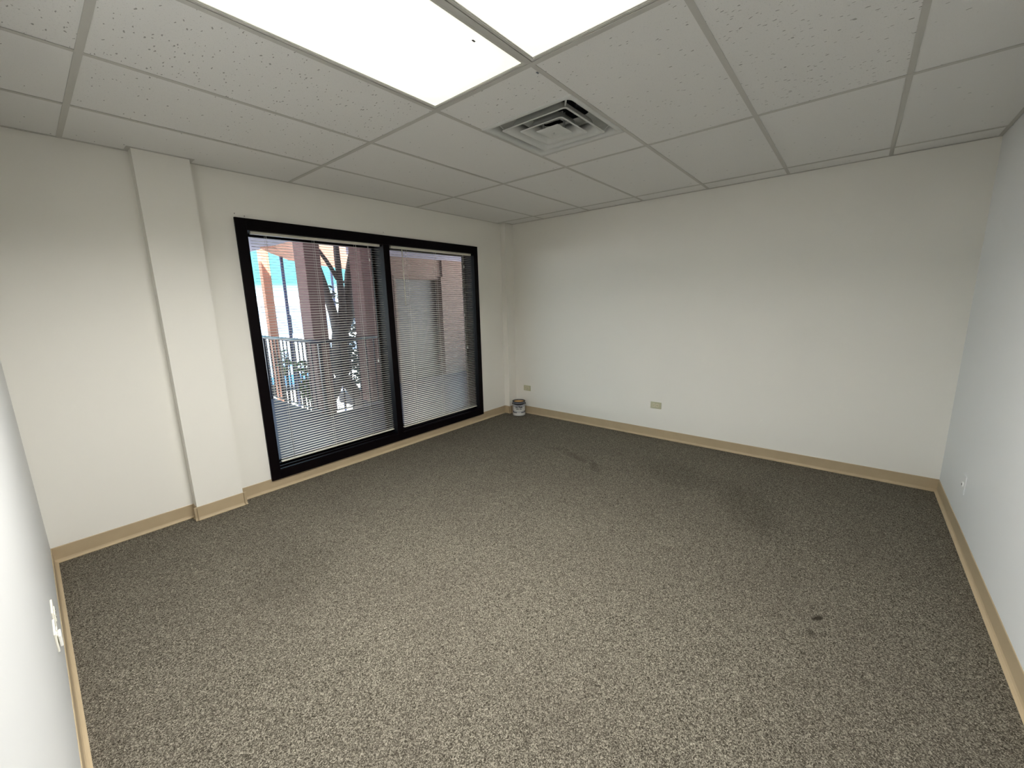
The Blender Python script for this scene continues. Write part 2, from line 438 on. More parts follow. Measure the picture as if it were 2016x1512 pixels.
def louver(h, drop, name='louver'):
    mb = MB()
    sqring(mb, [(h, -0.001 - drop, 0.018), (h - 0.008, -0.004 - drop, 0.018), (h - 0.022, 0.006 - drop, 0.02), (h - 0.042, 0.030 - drop, 0.03), (h - 0.052, 0.058 - drop, 0.04),
                (h - 0.0535, 0.058 - drop, 0.04), (h - 0.0435, 0.031 - drop, 0.03), (h - 0.0235, 0.008 - drop, 0.02), (h - 0.008, -0.0025 - drop, 0.018), (h, -0.001 - drop, 0.018)])
    return mb.build(name, M['vent'], vent)
louver(0.217, 0.004); louver(0.144, 0.006)
mb = MB()
r = sqring(mb, [(0.075, -0.006, 0.004), (0.068, -0.010, 0.004), (0.03, -0.0115, 0.004)])
mb.bm.faces.new(r[-1])
r2 = sqring(mb, [(0.075, -0.006, 0.004), (0.072, -0.004, 0.004)]); mb.bm.faces.new(r2[-1][::-1])
mb.build('core_plate', M['vent'], vent)
mb = MB(); mb.lathe([(0.0, -0.0185), (0.003, -0.018), (0.004, -0.0115)], 12); mb.build('screw', M['damper'], vent)
mb = MB(); mb.box(-0.30, 0.30, -0.30, 0.30, 0.16, 0.165)
for sx in (-1, 1):
    mb.box(min(sx * 0.298, sx * 0.302), max(sx * 0.298, sx * 0.302), -0.3, 0.3, 0.02, 0.16); mb.box(-0.3, 0.3, min(sx * 0.298, sx * 0.302), max(sx * 0.298, sx * 0.302), 0.02, 0.16)
mb.build('back_pan', M['duct'], vent)
mb = MB(); mb.lathe([(0.125, 0.100), (0.125, 0.158), (0.0001, 0.158)], 40); mb.build('duct_neck', M['dark'], vent)  # closed near-black cup; the dark of the open duct is in its colour
mb = MB(); mb.box(-0.12, 0.12, -0.012, 0.012, 0.085, 0.088); mb.box(-0.004, 0.004, -0.06, 0.06, 0.05, 0.085)
mb.box(0.02, 0.024, -0.06, -0.05, -0.004, 0.085); mb.box(-0.03, -0.026, 0.05, 0.06, -0.004, 0.085)
d = mb.build('damper', M['damper'], vent)
for sx, sy in ((1, 1), (-1, 1), (-1, -1), (1, -1)):
    mb = MB(); mb.tube([(sx * 0.256, sy * 0.256, 0.012), (sx * 0.235, sy * 0.235, 0.045), (sx * 0.205, sy * 0.205, 0.004)], [0.004, 0.007, 0.004], 6)
    mb.build('spring_clip', M['vent'], vent)

# ------------------------------------------------------------------ WINDOW
OL = (-3.000, -1.862); OR = (-1.796, -0.655)      # clear openings
ZB, ZT = 0.155, 2.040
FX0, FX1, FZ0, FZ1 = -3.073, -0.590, 0.083, 2.123
win = MB()
yf = -0.020
win.box(FX0, OL[0], yf, 0.0, FZ0, FZ1, bev=0.002)                   # left casing
win.box(OR[1], FX1, yf, 0.0, FZ0, FZ1, bev=0.002)                   # right casing
win.box(OL[0], OR[1], yf, 0.0, ZT, FZ1, bev=0.002)                  # head casing
win.box(OL[0], OR[1], yf, 0.0, FZ0, ZB, bev=0.002)                  # apron
window = win.build('window_1', M['frame'])
tag(window, 'wide two-pane window in a dark stained wood frame', 'window', kind='structure')
mb = MB(); mb.box(OL[1], OR[0], yf + 0.001, 0.19, ZB, ZT, bev=0.002); mb.build('mullion', M['frame'], window)
mb = MB()
mb.box(WX0, OL[0], 0, 0.19, WZ0, WZ1); mb.box(OR[1], WX1, 0, 0.19, WZ0, WZ1)
mb.box(OL[0], OR[1], 0, 0.19, ZT, WZ1)
mb.build('jamb', M['frame'], window)
mb = MB(); mb.box(OL[0], OR[1], 0.0, 0.19, WZ0, ZB - 0.001)
for a, b in (OL, OR):
    mb.box(a, b, 0.048, 0.066, ZB - 0.001, ZB + 0.012, bev=0.002)
    mb.box(a, b, 0.10, 0.15, ZB - 0.001, ZB + 0.022, bev=0.002)
    mb.box(a, b, -0.012, 0.012, ZB - 0.001, ZB + 0.006, bev=0.002)
mb.build('sill', M['frame'], window)
for a, b in (OL, OR):
    mb = MB(); w_ = 0.022
    mb.box(a, a + w_, 0.150, 0.172, ZB, ZT); mb.box(b - w_, b, 0.150, 0.172, ZB, ZT)
    mb.box(a + w_, b - w_, 0.150, 0.172, ZT - w_, ZT); mb.box(a + w_, b - w_, 0.150, 0.172, ZB, ZB + w_ + 0.01)
    sash = mb.build('sash', M['frame'], window)
    mb = MB(); mb.box(a + 0.018, b - 0.018, 0.159, 0.164, ZB + 0.02, ZT - 0.018)
    gm = M.get('glass')
    if gm is None:
        gm = bpy.data.materials.new('clear_glazing'); gm.use_nodes = True; M['glass'] = gm
        nt = gm.node_tree; nt.nodes.clear()
        out = nt.nodes.new('ShaderNodeOutputMaterial'); mx = nt.nodes.new('ShaderNodeMixShader')
        tr = nt.nodes.new('ShaderNodeBsdfTransparent'); tr.inputs[0].default_value = (0.93, 0.95, 0.96, 1)
        gl = nt.nodes.new('ShaderNodeBsdfGlossy'); gl.inputs['Roughness'].default_value = 0.02
        fr = nt.nodes.new('ShaderNodeFresnel'); fr.inputs[0].default_value = 1.5
        ge = nt.nodes.new('ShaderNodeNewGeometry'); mm = nt.nodes.new('ShaderNodeMath'); mm.operation = 'MULTIPLY_ADD'; mm.inputs[1].default_value = -1.0; mm.inputs[2].default_value = 1.0
        m3 = nt.nodes.new('ShaderNodeMath'); m3.operation = 'MULTIPLY'; nt.links.new(ge.outputs['Backfacing'], mm.inputs[0]); nt.links.new(mm.outputs[0], m3.inputs[0]); nt.links.new(fr.outputs[0], m3.inputs[1])
        nt.links.new(m3.outputs[0], mx.inputs[0]); nt.links.new(tr.outputs[0], mx.inputs[1]); nt.links.new(gl.outputs[0], mx.inputs[2])
        nt.links.new(mx.outputs[0], out.inputs[0])
    mb.build('glass_pane', gm, sash)

# ------------------------------------------------------------------ VENETIAN BLINDS
def blind(x0, x1, ztop, zbot, tilt, cords, wand_x, wand_len, tassel_x, tz, label):
    w_ = x1 - x0
    o = empty('venetian_blind', (x0, 0.033, ztop))
    tag(o, label, 'blind', 'venetian blinds in the window')
    mb = MB(); mb.box(0, w_, -0.0125, 0.0125, -0.027, 0.0, bev=0.0015)
    mb.build('headrail', M['rail_enamel'], o)
    mb = MB(); hgt = ztop - zbot
    mb.box(0.0, w_ - 0.004, -0.0125, 0.0125, -hgt, -hgt + 0.010, bev=0.002)
    mb.build('bottom_rail', M['rail_enamel'], o)
    mb = MB(); p = 0.0215; zz = -hgt + 0.010 + 0.017
    ct, st = math.cos(tilt), math.sin(tilt)
    while zz < -0.036:
        pr_ = []
        for k in range(5):
            yy = -0.0125 + 0.025 * k / 4; h = 0.0022 * (1 - (yy / 0.0125) ** 2)
            pr_.append((yy, h))
        full = pr_ + [(a, b - 0.0007) for a, b in pr_[::-1]]
        full = [(a * ct - b * st, a * st + b * ct) for a, b in full]
        A = [mb.bm.verts.new((0.002, a, zz + b)) for a, b in full]; B = [mb.bm.verts.new((w_ - 0.006, a, zz + b)) for a, b in full]
        nn = len(full)
        for k in range(nn):
            f = mb.bm.faces.new((A[k], A[(k + 1) % nn], B[(k + 1) % nn], B[k])); f.smooth = k not in (4, 9)
        mb.bm.faces.new(A[::-1]); mb.bm.faces.new(B)
        zz += p
    mb.build('slats', M['blind'], o)
    for c in cords:
        mb = MB(); cx = c - x0
        mb.tube([(cx, -0.0145, -0.027), (cx, -0.0145, -hgt + 0.004)], 0.0008, 5)
        mb.tube([(cx, 0.0145, -0.027), (cx, 0.0145, -hgt + 0.004)], 0.0008, 5)
        mb.tube([(cx + 0.004, -0.0135, -0.027), (cx + 0.004, -0.0135, -hgt + 0.012)], 0.0008, 5)
        mb.build('ladder_cord', M['cord'], o)
    if wand_x is not None:
        mb = MB(); cx = wand_x - x0
        mb.tube([(cx, -0.018, -0.030), (cx, -0.022, -0.045), (cx + 0.001, -0.022, -wand_len)], [0.002, 0.0042, 0.0042], 6)
        mb.build('tilt_wand', M['wand'], o)
    mb = MB(); cx = tassel_x - x0
    mb.tube([(cx, -0.015, -0.027), (cx + 0.004, -0.022, -0.3), (cx + 0.006, -0.022, -(ztop - tz))], 0.0012, 5)
    mb.tube([(cx + 0.008, -0.015, -0.027), (cx + 0.005, -0.022, -0.11)], 0.0012, 5)
    pc = mb.build('pull_cord', M['cord'], o)
    mb = MB(); mb.lathe([(0.0001, 0.0), (0.002, 0.0), (0.003, -0.006), (0.007, -0.028), (0.006, -0.032), (0.0001, -0.032)], 10, c=(cx + 0.006, -0.022, -(ztop - tz)))
    mb.build('tassel', M['white_plastic'], pc)
    mb = MB(); mb.lathe([(0.0001, 0.0), (0.004, -0.002), (0.006, -0.02), (0.004, -0.03), (0.0001, -0.03)], 10, c=(cx + 0.0045, -0.022, -0.14))
    mb.build('cord_equalizer', M['white_plastic'], pc)
    return o
blind(-2.968, -1.874, 2.047, 0.205, math.radians(3), (-2.866, -2.50, -2.125), None, 0, -2.005, 0.96,
      'cream venetian blind over the left pane with trees and sky bright behind it')
blind(-1.752, -0.662, 2.045, 0.192, math.radians(11), (-1.576, -1.20, -0.81), -1.632, 0.58, -0.797, 0.97,
      'cream venetian blind over the right pane, with a tilt wand hanging in front')

# nail marks above the window
k = 0
marks = [(-3.062, 2.150, 'tiny dark nail hole above the window, at its left corner'), (-3.0, 2.139, 'tiny dark nail hole above the window, second from its left corner'),
         (-1.835, 2.152, 'tiny dark nail hole above the window, over the mullion')]
for x, z, lb in marks:
    mb = MB(); mb.box(x - 0.002, x + 0.002, -0.0016, 0.0, z - 0.004, z + 0.004, bev=0.0005)
    tag(mb.build('nail_hole', M['slot']), lb, 'nail hole', 'nail holes above the window')

# ------------------------------------------------------------------ OUTLETS
def outlet(loc, rz, plate, face, label, w_=0.115, h_=0.071):
    """horizontal duplex receptacle; local +y points into the room"""
    o = empty('wall_outlet', loc, rz)
    tag(o, label, 'outlet', 'wall outlets')
    mb = MB(); mb.box(-w_ / 2, w_ / 2, 0, 0.006, -h_ / 2, h_ / 2, bev=0.002); mb.build('cover_plate', plate, o)
    for sx in (-1, 1):
        mb = MB(); mb.box(sx * 0.0195 - 0.014, sx * 0.0195 + 0.014, 0.005, 0.0085, -0.017, 0.017, bev=0.003)
        rc = mb.build('receptacle', face, o)
        mb = MB(); cx = sx * 0.0195
        mb.box(cx - 0.006, cx + 0.002, 0.0083, 0.0091, 0.005, 0.008); mb.box(cx - 0.006, cx + 0.003, 0.0083, 0.0091, -0.008, -0.005)
        mb.tube([(cx + 0.008, 0.0083, 0), (cx + 0.008, 0.0091, 0)], 0.0028, 8)
        mb.build('slots', M['slot'], rc)
    mb = MB(); mb.tube([(0, 0.0055, 0), (0, 0.0075, 0)], 0.003, 8); mb.build('screw', M['damper'], o)
    return o
outlet((0, -0.270, 0.343), PI / 2, M['ivory'], M['ivory_face'], 'ivory duplex outlet low on the far wall above the paint can')
outlet((0, -2.002, 0.357), PI / 2, M['ivory'], M['ivory_face'], 'ivory duplex outlet low in the middle of the far wall')
o = empty('wall_outlet', (-0.728, -W, 0.335), 0)
tag(o, 'small white vertical jack plate low on the right wall', 'outlet', 'wall outlets')
mb = MB(); mb.box(-0.035, 0.035, 0, 0.005, -0.057, 0.057, bev=0.002); mb.build('cover_plate', M['wall_cool'], o)
mb = MB(); mb.box(-0.012, 0.012, 0.004, 0.012, -0.014, 0.012, bev=0.002); mb.build('jack', M['white_plastic'], o)
mb = MB(); mb.box(-0.007, 0.007, 0.0115, 0.0125, -0.009, 0.004); mb.build('slot', M['slot'], o)
# left wall group, seen edge-on
outlet((-L, -1.305, 0.345), -PI / 2, M['cream_plastic'], M['cream_plastic'], 'cream outlet with nothing plugged in, low on the left wall')
o = outlet((-L, -1.465, 0.345), -PI / 2, M['cream_plastic'], M['cream_plastic'], 'cream outlet low on the left wall with a white plug in it, nearest the camera')
mb = MB(); mb.box(0.002, 0.050, 0.0085, 0.0165, -0.024, 0.020, bev=0.003); mb.build('plug', M['white_plastic'], o)

# ------------------------------------------------------------------ PAINT CAN
can_loc = (-0.135, -0.228, 0.0)
to_cam = math.atan2(-3.5374 + 0.228, -4.1816 + 0.135)
can = empty('paint_can', can_loc, to_cam)
tag(can, 'open gallon paint can with a dark and silver ULTRA label in the corner', 'paint can')
RC, HC = 0.083, 0.192
M['can_white'] = mat('can_label_white', (0.62, 0.62, 0.60), 0.35)
M['can_silver'] = mat('can_label_silver', (0.42, 0.43, 0.46), 0.3, metal=0.3)
M['can_grey'] = mat('can_label_grey', (0.16, 0.165, 0.20), 0.35)
M['can_black'] = mat('can_label_black', (0.012, 0.013, 0.02), 0.35)
M['can_steel'] = mat('tinned_steel', (0.35, 0.36, 0.38), 0.3, metal=0.9)
M['paint_tan'] = mat('wet_tan_paint', (0.85, 0.50, 0.20), 0.35)
mb = MB()
mb.lathe([(0.0001, 0.002), (RC - 0.004, 0.002), (RC - 0.002, 0.0), (RC, 0.003), (RC - 0.001, 0.006), (RC - 0.001, HC - 0.006), (RC + 0.001, HC - 0.004), (RC + 0.001, HC), (RC - 0.004, HC + 0.0015),
          (RC - 0.009, HC), (RC - 0.012, HC - 0.004), (RC - 0.012, HC - 0.008), (RC - 0.004, HC - 0.010), (RC - 0.004, 0.05), (0.0001, 0.05)], 48)
body = mb.build('body', M['can_steel'], can)
# label: wrapped sheet whose printed bands curve round the front
mb = MB(); nA, nZ = 180, 96; R_ = RC - 0.0003
def band(u, z):
    # u angle from front (-pi..pi), z fraction 0..1
    c = math.cos(u)
    if z < 0.20: return 0                                  # off-white foot
    if z < 0.235 + 0.02 * c and abs(u) > 0.35: return 3    # dark line
    if z < 0.235 and abs(u) <= 0.35: return 0
    if z < 0.36 - 0.05 * c * c: return 2 if abs(u) > 0.9 else 1
    top = 0.80 + 0.055 * (1 - math.cos(2.2 * u)) * 0.5 if abs(u) < 1.4 else 0.86
    if z > 0.92: return 2
    if z > top: return 3
    if abs(u) > 1.15: return 1
    return 0 if z < 0.66 else 1
vs = [[mb.bm.verts.new((R_ * math.cos(2 * PI * a / nA), R_ * math.sin(2 * PI * a / nA), 0.008 + (HC - 0.018) * zz / nZ)) for a in range(nA)] for zz in range(nZ + 1)]
for zz in range(nZ):
    for a in range(nA):
        f = mb.bm.faces.new((vs[zz][a], vs[zz][(a + 1) % nA], vs[zz + 1][(a + 1) % nA], vs[zz + 1][a]))
        u = 2 * PI * (a + 0.5) / nA; u = u if u < PI else u - 2 * PI
        f.material_index = band(u, (zz + 0.5) / nZ); f.smooth = True
label = mb.build('paper_label', [M['can_white'], M['can_silver'], M['can_grey'], M['can_black']], can)
def text_on_can(txt, size, zc, bold, m_, width):
    cu = bpy.data.curves.new('t', 'FONT'); cu.body = txt; cu.size = size; cu.align_x = 'CENTER'; cu.offset = bold; cu.resolution_u = 3
    ob = bpy.data.objects.new('t', cu); C.objects.link(ob)
    dg = bpy.context.evaluated_depsgraph_get()
    me = bpy.data.meshes.new_from_object(ob.evaluated_get(dg))
    bpy.data.objects.remove(ob)
    b = bmesh.new(); b.from_mesh(me)
    bmesh.ops.triangulate(b, faces=b.faces[:])
    bmesh.ops.subdivide_edges(b, edges=[e_ for e_ in b.edges if e_.calc_length() > 0.006], cuts=2)
    xsn = [v.co.x for v in b.verts]; sc_ = width / (max(xsn) - min(xsn)); xc = (max(xsn) + min(xsn)) / 2
    geom = bmesh.ops.extrude_face_region(b, geom=b.faces[:])
    new = {v for v in geom['geom'] if isinstance(v, bmesh.types.BMVert)}
    for v in b.verts:
        a = (v.co.x - xc) * sc_ / RC; rr = RC + (0.0009 if v in new else -0.0006)
        z = zc + v.co.y
        v.co = Vector((rr * math.cos(a), rr * math.sin(a), z))
    bmesh.ops.recalc_face_normals(b, faces=b.faces[:])
    b.to_mesh(me); b.free(); me.name = 'lettering'
    new_obj('lettering', me, m_, can)
text_on_can('ULTRA', 0.036, 0.108, 0.0016, M['can_black'], 0.098)
text_on_can('SPEC 500', 0.015, 0.089, 0.0006, M['can_black'], 0.074)
mb = MB()
rr = [(0.0001, 0), (0.03, 0.0006), (0.055, 0.0), (RC - 0.0045, 0.001)]
mb.lathe([(r_, HC - 0.016 + z) for r_, z in rr], 40); 
mb.build('paint', M['paint_tan'], can)
mb = MB(); mb.lathe([(RC - 0.0125, HC + 0.0005), (RC - 0.006, HC + 0.0027), (RC + 0.0015, HC + 0.0012), (RC + 0.002, HC - 0.006), (RC + 0.0005, HC - 0.006), (RC - 0.004, HC - 0.001), (RC - 0.0125, HC - 0.002)], 48, close=True)
mb.build('rim', M['can_black'], can)
for s_ in (-1, 1):
    mb = MB(); mb.tube([(0, s_ * (RC - 0.001), HC - 0.035), (0, s_ * (RC + 0.007), HC - 0.035)], [0.011, 0.007], 14)
    mb.build('handle_ear', M['can_black'], can)
mb = MB()
mb.tube([(-0.02 - 0.070 * math.sin(PI * t / 16), -(RC + 0.005) * math.cos(PI * t / 16), HC - 0.035 - 0.030 * math.sin(PI * t / 16)) if 0 < t < 16 else (0, -(RC + 0.005) * math.cos(PI * t / 16), HC - 0.035) for t in range(17)], 0.0016, 6)
mb.build('wire_handle', M['can_steel'], can)

# ------------------------------------------------------------------ OUTSIDE: walkway, pillars, railing
M['deck'] = mat('walkway_coating', (0.040, 0.040, 0.062), 0.6)
n = N(M['deck']); n.col(n.mix(n.noise(3, 4), (0.036, 0.034, 0.060), (0.052, 0.048, 0.078)))
M['salmon'] = mat('salmon_stucco', (0.72, 0.34, 0.22), 0.9)
n = N(M['salmon']); n.col(n.mix(n.noise(6, 4), (0.66, 0.30, 0.20), (0.76, 0.37, 0.25))); n.bump(n.noise(90, 3), 0.3, 0.003)
M['brown'] = mat('brown_stucco', (0.20, 0.11, 0.10), 0.9)
n = N(M['brown']); n.col(n.mix(n.noise(6, 4), (0.22, 0.13, 0.13), (0.29, 0.17, 0.165))); n.bump(n.noise(90, 3), 0.3, 0.003)
M['tan'] = mat('tan_stucco', (0.22, 0.15, 0.125), 0.9)
n = N(M['tan']); n.bump(n.noise(90, 3), 0.3, 0.003)
M['lilac'] = mat('pale_lilac_plaster', (0.45, 0.42, 0.52), 0.9)
M['iron'] = mat('painted_iron', (0.03, 0.03, 0.05), 0.4, spec=0.4)
M['bark'] = mat('bark', (0.07, 0.06, 0.06), 0.95)
n = N(M['bark']); n.col(n.mix(n.noise(25, 4, vec=n.mapping((1, 1, 0.25))), (0.06, 0.052, 0.058), (0.19, 0.165, 0.17))); n.bump(n.noise(40, 4, vec=n.mapping((1, 1, 0.2))), 0.8, 0.01)
M['leaf'] = mat('leaf_green', (0.06, 0.14, 0.05), 0.5)
n = N(M['leaf']); n.col(n.mix(n.noise(7, 2), (0.05, 0.14, 0.06), (0.18, 0.32, 0.11)))
M['leaf_grey'] = mat('leaf_blue_grey', (0.10, 0.14, 0.15), 0.6)
n = N(M['leaf_grey']); n.col(n.mix(n.noise(6, 2), (0.07, 0.10, 0.12), (0.14, 0.19, 0.19)))
M['door_grey'] = mat('grey_door', (0.095, 0.075, 0.072), 0.5)
M['steel'] = mat('galvanized_steel', (0.12, 0.14, 0.26), 0.5)

mb = MB()
mb.box(-6.5, -1.60, WT, 6.0, -0.25, DECK)
mb.box(-1.60, 3.2, WT, 2.10, -0.25, DECK)
mb.box(-0.66, 3.2, 2.10, 3.6, -0.25, DECK)
tag(mb.build('walkway_slab', M['deck']), 'dark grey balcony walkway outside the window', 'walkway', kind='structure')
mb = MB()
mb.box(-6.5, -1.62, WT, 6.0, 2.37, 2.6)
mb.box(-1.62, 3.0, WT, 2.64, 2.37, 2.6)
mb.box(-0.30, 3.0, 2.64, 3.5, 2.37, 2.6)
tag(mb.build('ceiling_walkway', M['lilac']), 'pale lilac soffit over the balcony walkway', 'soffit', kind='structure')
mb = MB()
bp = [(-1.60, 3.20), (-1.29, 3.70), (-0.61, 4.65), (-0.11, 5.01), (1.64, 6.20), (4.0, 7.8)]
lo_ = [[mb.bm.verts.new((x + dx, y + dy, z)) for x, y in bp] for dx, dy, z in ((0, 0, 2.35), (-0.12, 0.18, 2.35), (-0.12, 0.18, 3.1), (0, 0, 3.1))]
for k in range(len(bp) - 1):
    for a_, b_ in ((0, 1), (1, 2), (2, 3), (3, 0)):
        mb.bm.faces.new((lo_[a_][k], lo_[a_][k + 1], lo_[b_][k + 1], lo_[b_][k]))
mb.bm.faces.new([l_[0] for l_ in lo_]); mb.bm.faces.new([l_[-1] for l_ in lo_][::-1])
tag(mb.build('trim_3', M['salmon']), 'salmon stucco beam running along the far side of the outdoor walkway', 'beam', kind='structure')
# exterior return wall seen through the right pane
mb = MB()
mb.box(-0.15, 0.45, 3.25, 3.5, DECK, 2.37); mb.box(1.62, 2.9, 3.20, 3.5, DECK, 2.37); mb.box(0.45, 1.62, 3.25, 3.5, 2.02, 2.37)
tag(mb.build('wall_exterior', M['tan']), 'tan stucco wall across the walkway behind the right pane', 'wall', kind='structure')
mb = MB(); mb.box(0.45, 1.62, 3.38, 3.44, DECK, 2.02, bev=0.004)
dr = mb.build('door_2', M['door_grey']); tag(dr, 'grey door set into the tan wall across the walkway', 'door', kind='structure')
mb = MB(); mb.tube([(1.50, 3.37, 1.0), (1.50, 3.33, 1.0), (1.42, 3.33, 1.0)], 0.01, 8); mb.build('handle', M['damper'], dr)
mb = MB(); mb.box(0.45, 0.50, 3.24, 3.38, DECK, 2.02); mb.box(1.57, 1.62, 3.19, 3.38, DECK, 2.02); mb.box(0.5, 1.57, 3.24, 3.38, 1.97, 2.02); mb.build('frame', M['tan'], dr)
mb = MB(); mb.box(-6.5, -L - 0.12, 0.0, WT, -0.25, 2.75); mb.box(0.12, 2.6, 0.0, WT, -0.25, 2.75)
tag(mb.build('wall_facade', M['tan']), 'stucco facade of the building either side of the room', 'wall', kind='structure')
mb = MB(); mb.box(-6.5, 2.6, -0.0, 3.5, 2.86, 3.2); mb.box(-6.5, 0.12, -5.4, 0.0, 2.86, 3.2); mb.box(-6.5, -1.62, 3.5, 6.0, 2.86, 3.2)
tag(mb.build('ceiling_roof', M['tan']), 'roof slab of the building and walkway', 'roof', kind='structure')

def pillar(x0, x1, y0, y1, z0, z1, m_, label):
    o = empty('stucco_pillar', ((x0 + x1) / 2, (y0 + y1) / 2, z0))
    tag(o, label, 'pillar', 'stucco pillars outside the window')
    a, b, hh = (x1 - x0) / 2, (y1 - y0) / 2, z1 - z0
    mb = MB(); mb.box(-a, a, -b, b, 0, hh, bev=0.008); mb.build('shaft', m_, o)
    mb = MB(); mb.box(-a - 0.02, a + 0.02, -b - 0.02, b + 0.02, 0, 0.12, bev=0.006); mb.build('base', m_, o)
    return o
pillar(-1.60, -1.38, 2.24, 2.56, GROUND, 2.37, M['brown'], 'thick brown stucco pillar outside the left pane, left of the tree trunk')
pillar(-0.74, -0.30, 2.30, 2.64, DECK, 2.37, M['brown'], 'reddish brown stucco pillar outside, just left of the window mullion')
pillar(-1.155, -1.010, 5.02, 5.16, GROUND, 3.0, M['salmon'], 'slender salmon pillar outside at the far left of the left pane')

def post(x, y, z0, z1, label):
    o = empty('steel_post', (x, y, z0)); tag(o, label, 'post', 'thin steel posts outside')
    mb = MB(); mb.tube([(0, 0, 0), (0, 0, z1 - z0)], 0.028, 10); mb.build('pipe', M['steel'], o)
    mb = MB(); mb.box(-0.07, 0.07, -0.07, 0.07, 0, 0.012); mb.build('base_plate', M['steel'], o)
post(-1.08, 4.3, GROUND, 2.9, 'thin blue-grey steel post outside, right of the salmon pillar')
post(0.66, 6.0, GROUND, 4.2, 'thin blue-grey steel post outside, seen between the tree branches')

# railing -------------------------------------------------------------
rail = empty('balcony_railing', (-1.63, 2.05, DECK))
tag(rail, 'dark iron balcony railing with vertical balusters turning a corner outside', 'railing')
R0 = Vector((-1.63, 2.05, DECK))
def rp(*pts): return [Vector(p) - R0 for p in pts]
mb = MB()
path = [(-0.74, 2.05, 1.0), (-1.35, 2.05, 1.0), (-1.52, 2.07, 1.0), (-1.60, 2.13, 1.0), (-1.63, 2.24, 1.0), (-1.63, 2.6, 1.0), (-1.63, 5.6, 1.0)]
mb.tube(rp(*path), 0.026, 12); mb.build('handrail', M['iron'], rail)
mb = MB(); path2 = [(x, y, 0.01) for x, y, _ in path]
mb.tube(rp(*path2), 0.010, 8); mb.build('bottom_rail', M['iron'], rail)
spots = [(-1.63, 2.30 + 0.135 * i) for i in range(25)] + [(-0.80 - 0.135 * i, 2.05) for i in range(6)]
proto = None
for i, (x, y) in enumerate(spots):
    if proto is None:
        mb = MB(); mb.box(-0.008, 0.008, -0.008, 0.008, 0.0, 1.03)
        proto = mb.build('baluster', M['iron'], rail); b_ = proto
    else:
        b_ = proto.copy(); C.objects.link(b_); b_.parent = rail
    b_.location = (x - R0.x, y - R0.y, -DECK)
for x, y in ((-1.60, 2.10), (-1.63, 4.0), (-1.63, 5.6)):
    mb = MB(); mb.box(x - R0.x - 0.02, x - R0.x + 0.02, y - R0.y - 0.02, y - R0.y + 0.02, 0, 1.03); mb.build('post', M['iron'], rail)

# tree -------------------------------------------------------------
def jitter(pts, amp=0.02):
    out = []
    for a, b in zip(pts, pts[1:]):
        a, b = Vector(a), Vector(b)
        for k in range(4):
            p = a.lerp(b, k / 4); q_ = noise.noise_vector(p * 2.3) * amp
            out.append(p + q_)
    out.append(Vector(pts[-1])); return out
def rads(rs):
    out = []
    for a, b in zip(rs, rs[1:]):
        for k in range(4): out.append(a + (b - a) * k / 4)
    return out + [rs[-1]]
tree = empty('tree', (-0.93, 2.95, GROUND))
tag(tree, 'dark multi-stemmed tree growing up past the balcony railing', 'tree')
T0 = Vector((-0.93, 2.95, GROUND))
mb = MB()
def limb(pts, rs, amp=0.02):  # limb points mostly taken from image pixels, cast to an assumed depth, slightly varied
    mb.tube([p - T0 for p in jitter(pts, amp)], rads(rs), 10)
limb([(-1.16, 2.82, GROUND), (-1.20, 2.84, -0.10), (-1.00, 2.86, 0.24), (-0.82, 2.88, 0.50), (-0.86, 2.88, 0.80)], [0.13, 0.065, 0.08, 0.09, 0.10])
limb([(-0.70, 2.9, GROUND), (-0.68, 2.88, -0.08), (-0.86, 2.90, 0.26), (-1.00, 2.90, 0.50), (-0.96, 2.88, 0.80)], [0.14, 0.10, 0.10, 0.09, 0.10])
limb([(-0.91, 2.88, 0.72), (-0.88, 2.88, 1.0), (-0.90, 2.88, 1.28)], [0.14, 0.135, 0.10])
limb([(-0.93, 2.88, 1.10), (-0.98, 2.86, 1.38), (-1.09, 2.84, 1.81), (-1.17, 2.84, 2.1), (-1.26, 2.86, 2.45), (-1.5, 3.0, 4.2)], [0.085, 0.07, 0.058, 0.055, 0.05, 0.03])
limb([(-0.86, 2.88, 1.05), (-0.80, 2.88, 1.5), (-0.81, 2.87, 1.97), (-0.80, 2.87, 2.45), (-0.7, 3.1, 4.3)], [0.09, 0.06, 0.05, 0.045, 0.03])
limb([(-0.82, 2.90, 1.05), (-0.68, 2.9, 1.35), (-0.62, 2.92, 1.98), (-0.43, 2.95, 2.5), (-0.1, 3.0, 4.2)], [0.08, 0.075, 0.065, 0.055, 0.03])
limb([(-1.17, 2.86, 2.42), (-1.0, 2.84, 2.17), (-0.84, 2.87, 1.90)], [0.025, 0.03, 0.035], 0.01)
mb.build('trunk', M['bark'], tree)
def leaves(mb, c, r, cnt, size, flat=1.0):
    for _ in range(cnt):
        while True:
            v = Vector((random.uniform(-1, 1), random.uniform(-1, 1), random.uniform(-1, 1)))
            if v.length < 1: break
        p = Vector(c) + Vector((v.x * r[0], v.y * r[1], v.z * r[2]))
        s_ = size * random.uniform(0.6, 1.2)
        rot = Matrix.Rotation(random.uniform(0, 6.28), 3, 'Z') @ Matrix.Rotation(random.uniform(-1.1, 1.1) * flat, 3, 'X') @ Matrix.Rotation(random.uniform(-0.8, 0.8), 3, 'Y')
        pts = [(-0.5, 0, 0), (-0.22, -0.27, 0.05), (0.2, -0.25, 0.05), (0.5, 0, -0.05), (0.2, 0.25, 0.05), (-0.22, 0.27, 0.05)]
        vv = [mb.bm.verts.new(p + rot @ Vector(q_) * s_) for q_ in pts]
        mb.bm.faces.new((vv[0], vv[1], vv[2], vv[3])); mb.bm.faces.new((vv[0], vv[3], vv[4], vv[5]))
mb = MB()
def cl(c, r, cnt, size): leaves(mb, Vector(c) - T0, r, cnt, size)
cl((-0.48, 3.15, 1.45), (0.17, 0.2, 0.55), 420, 0.10)
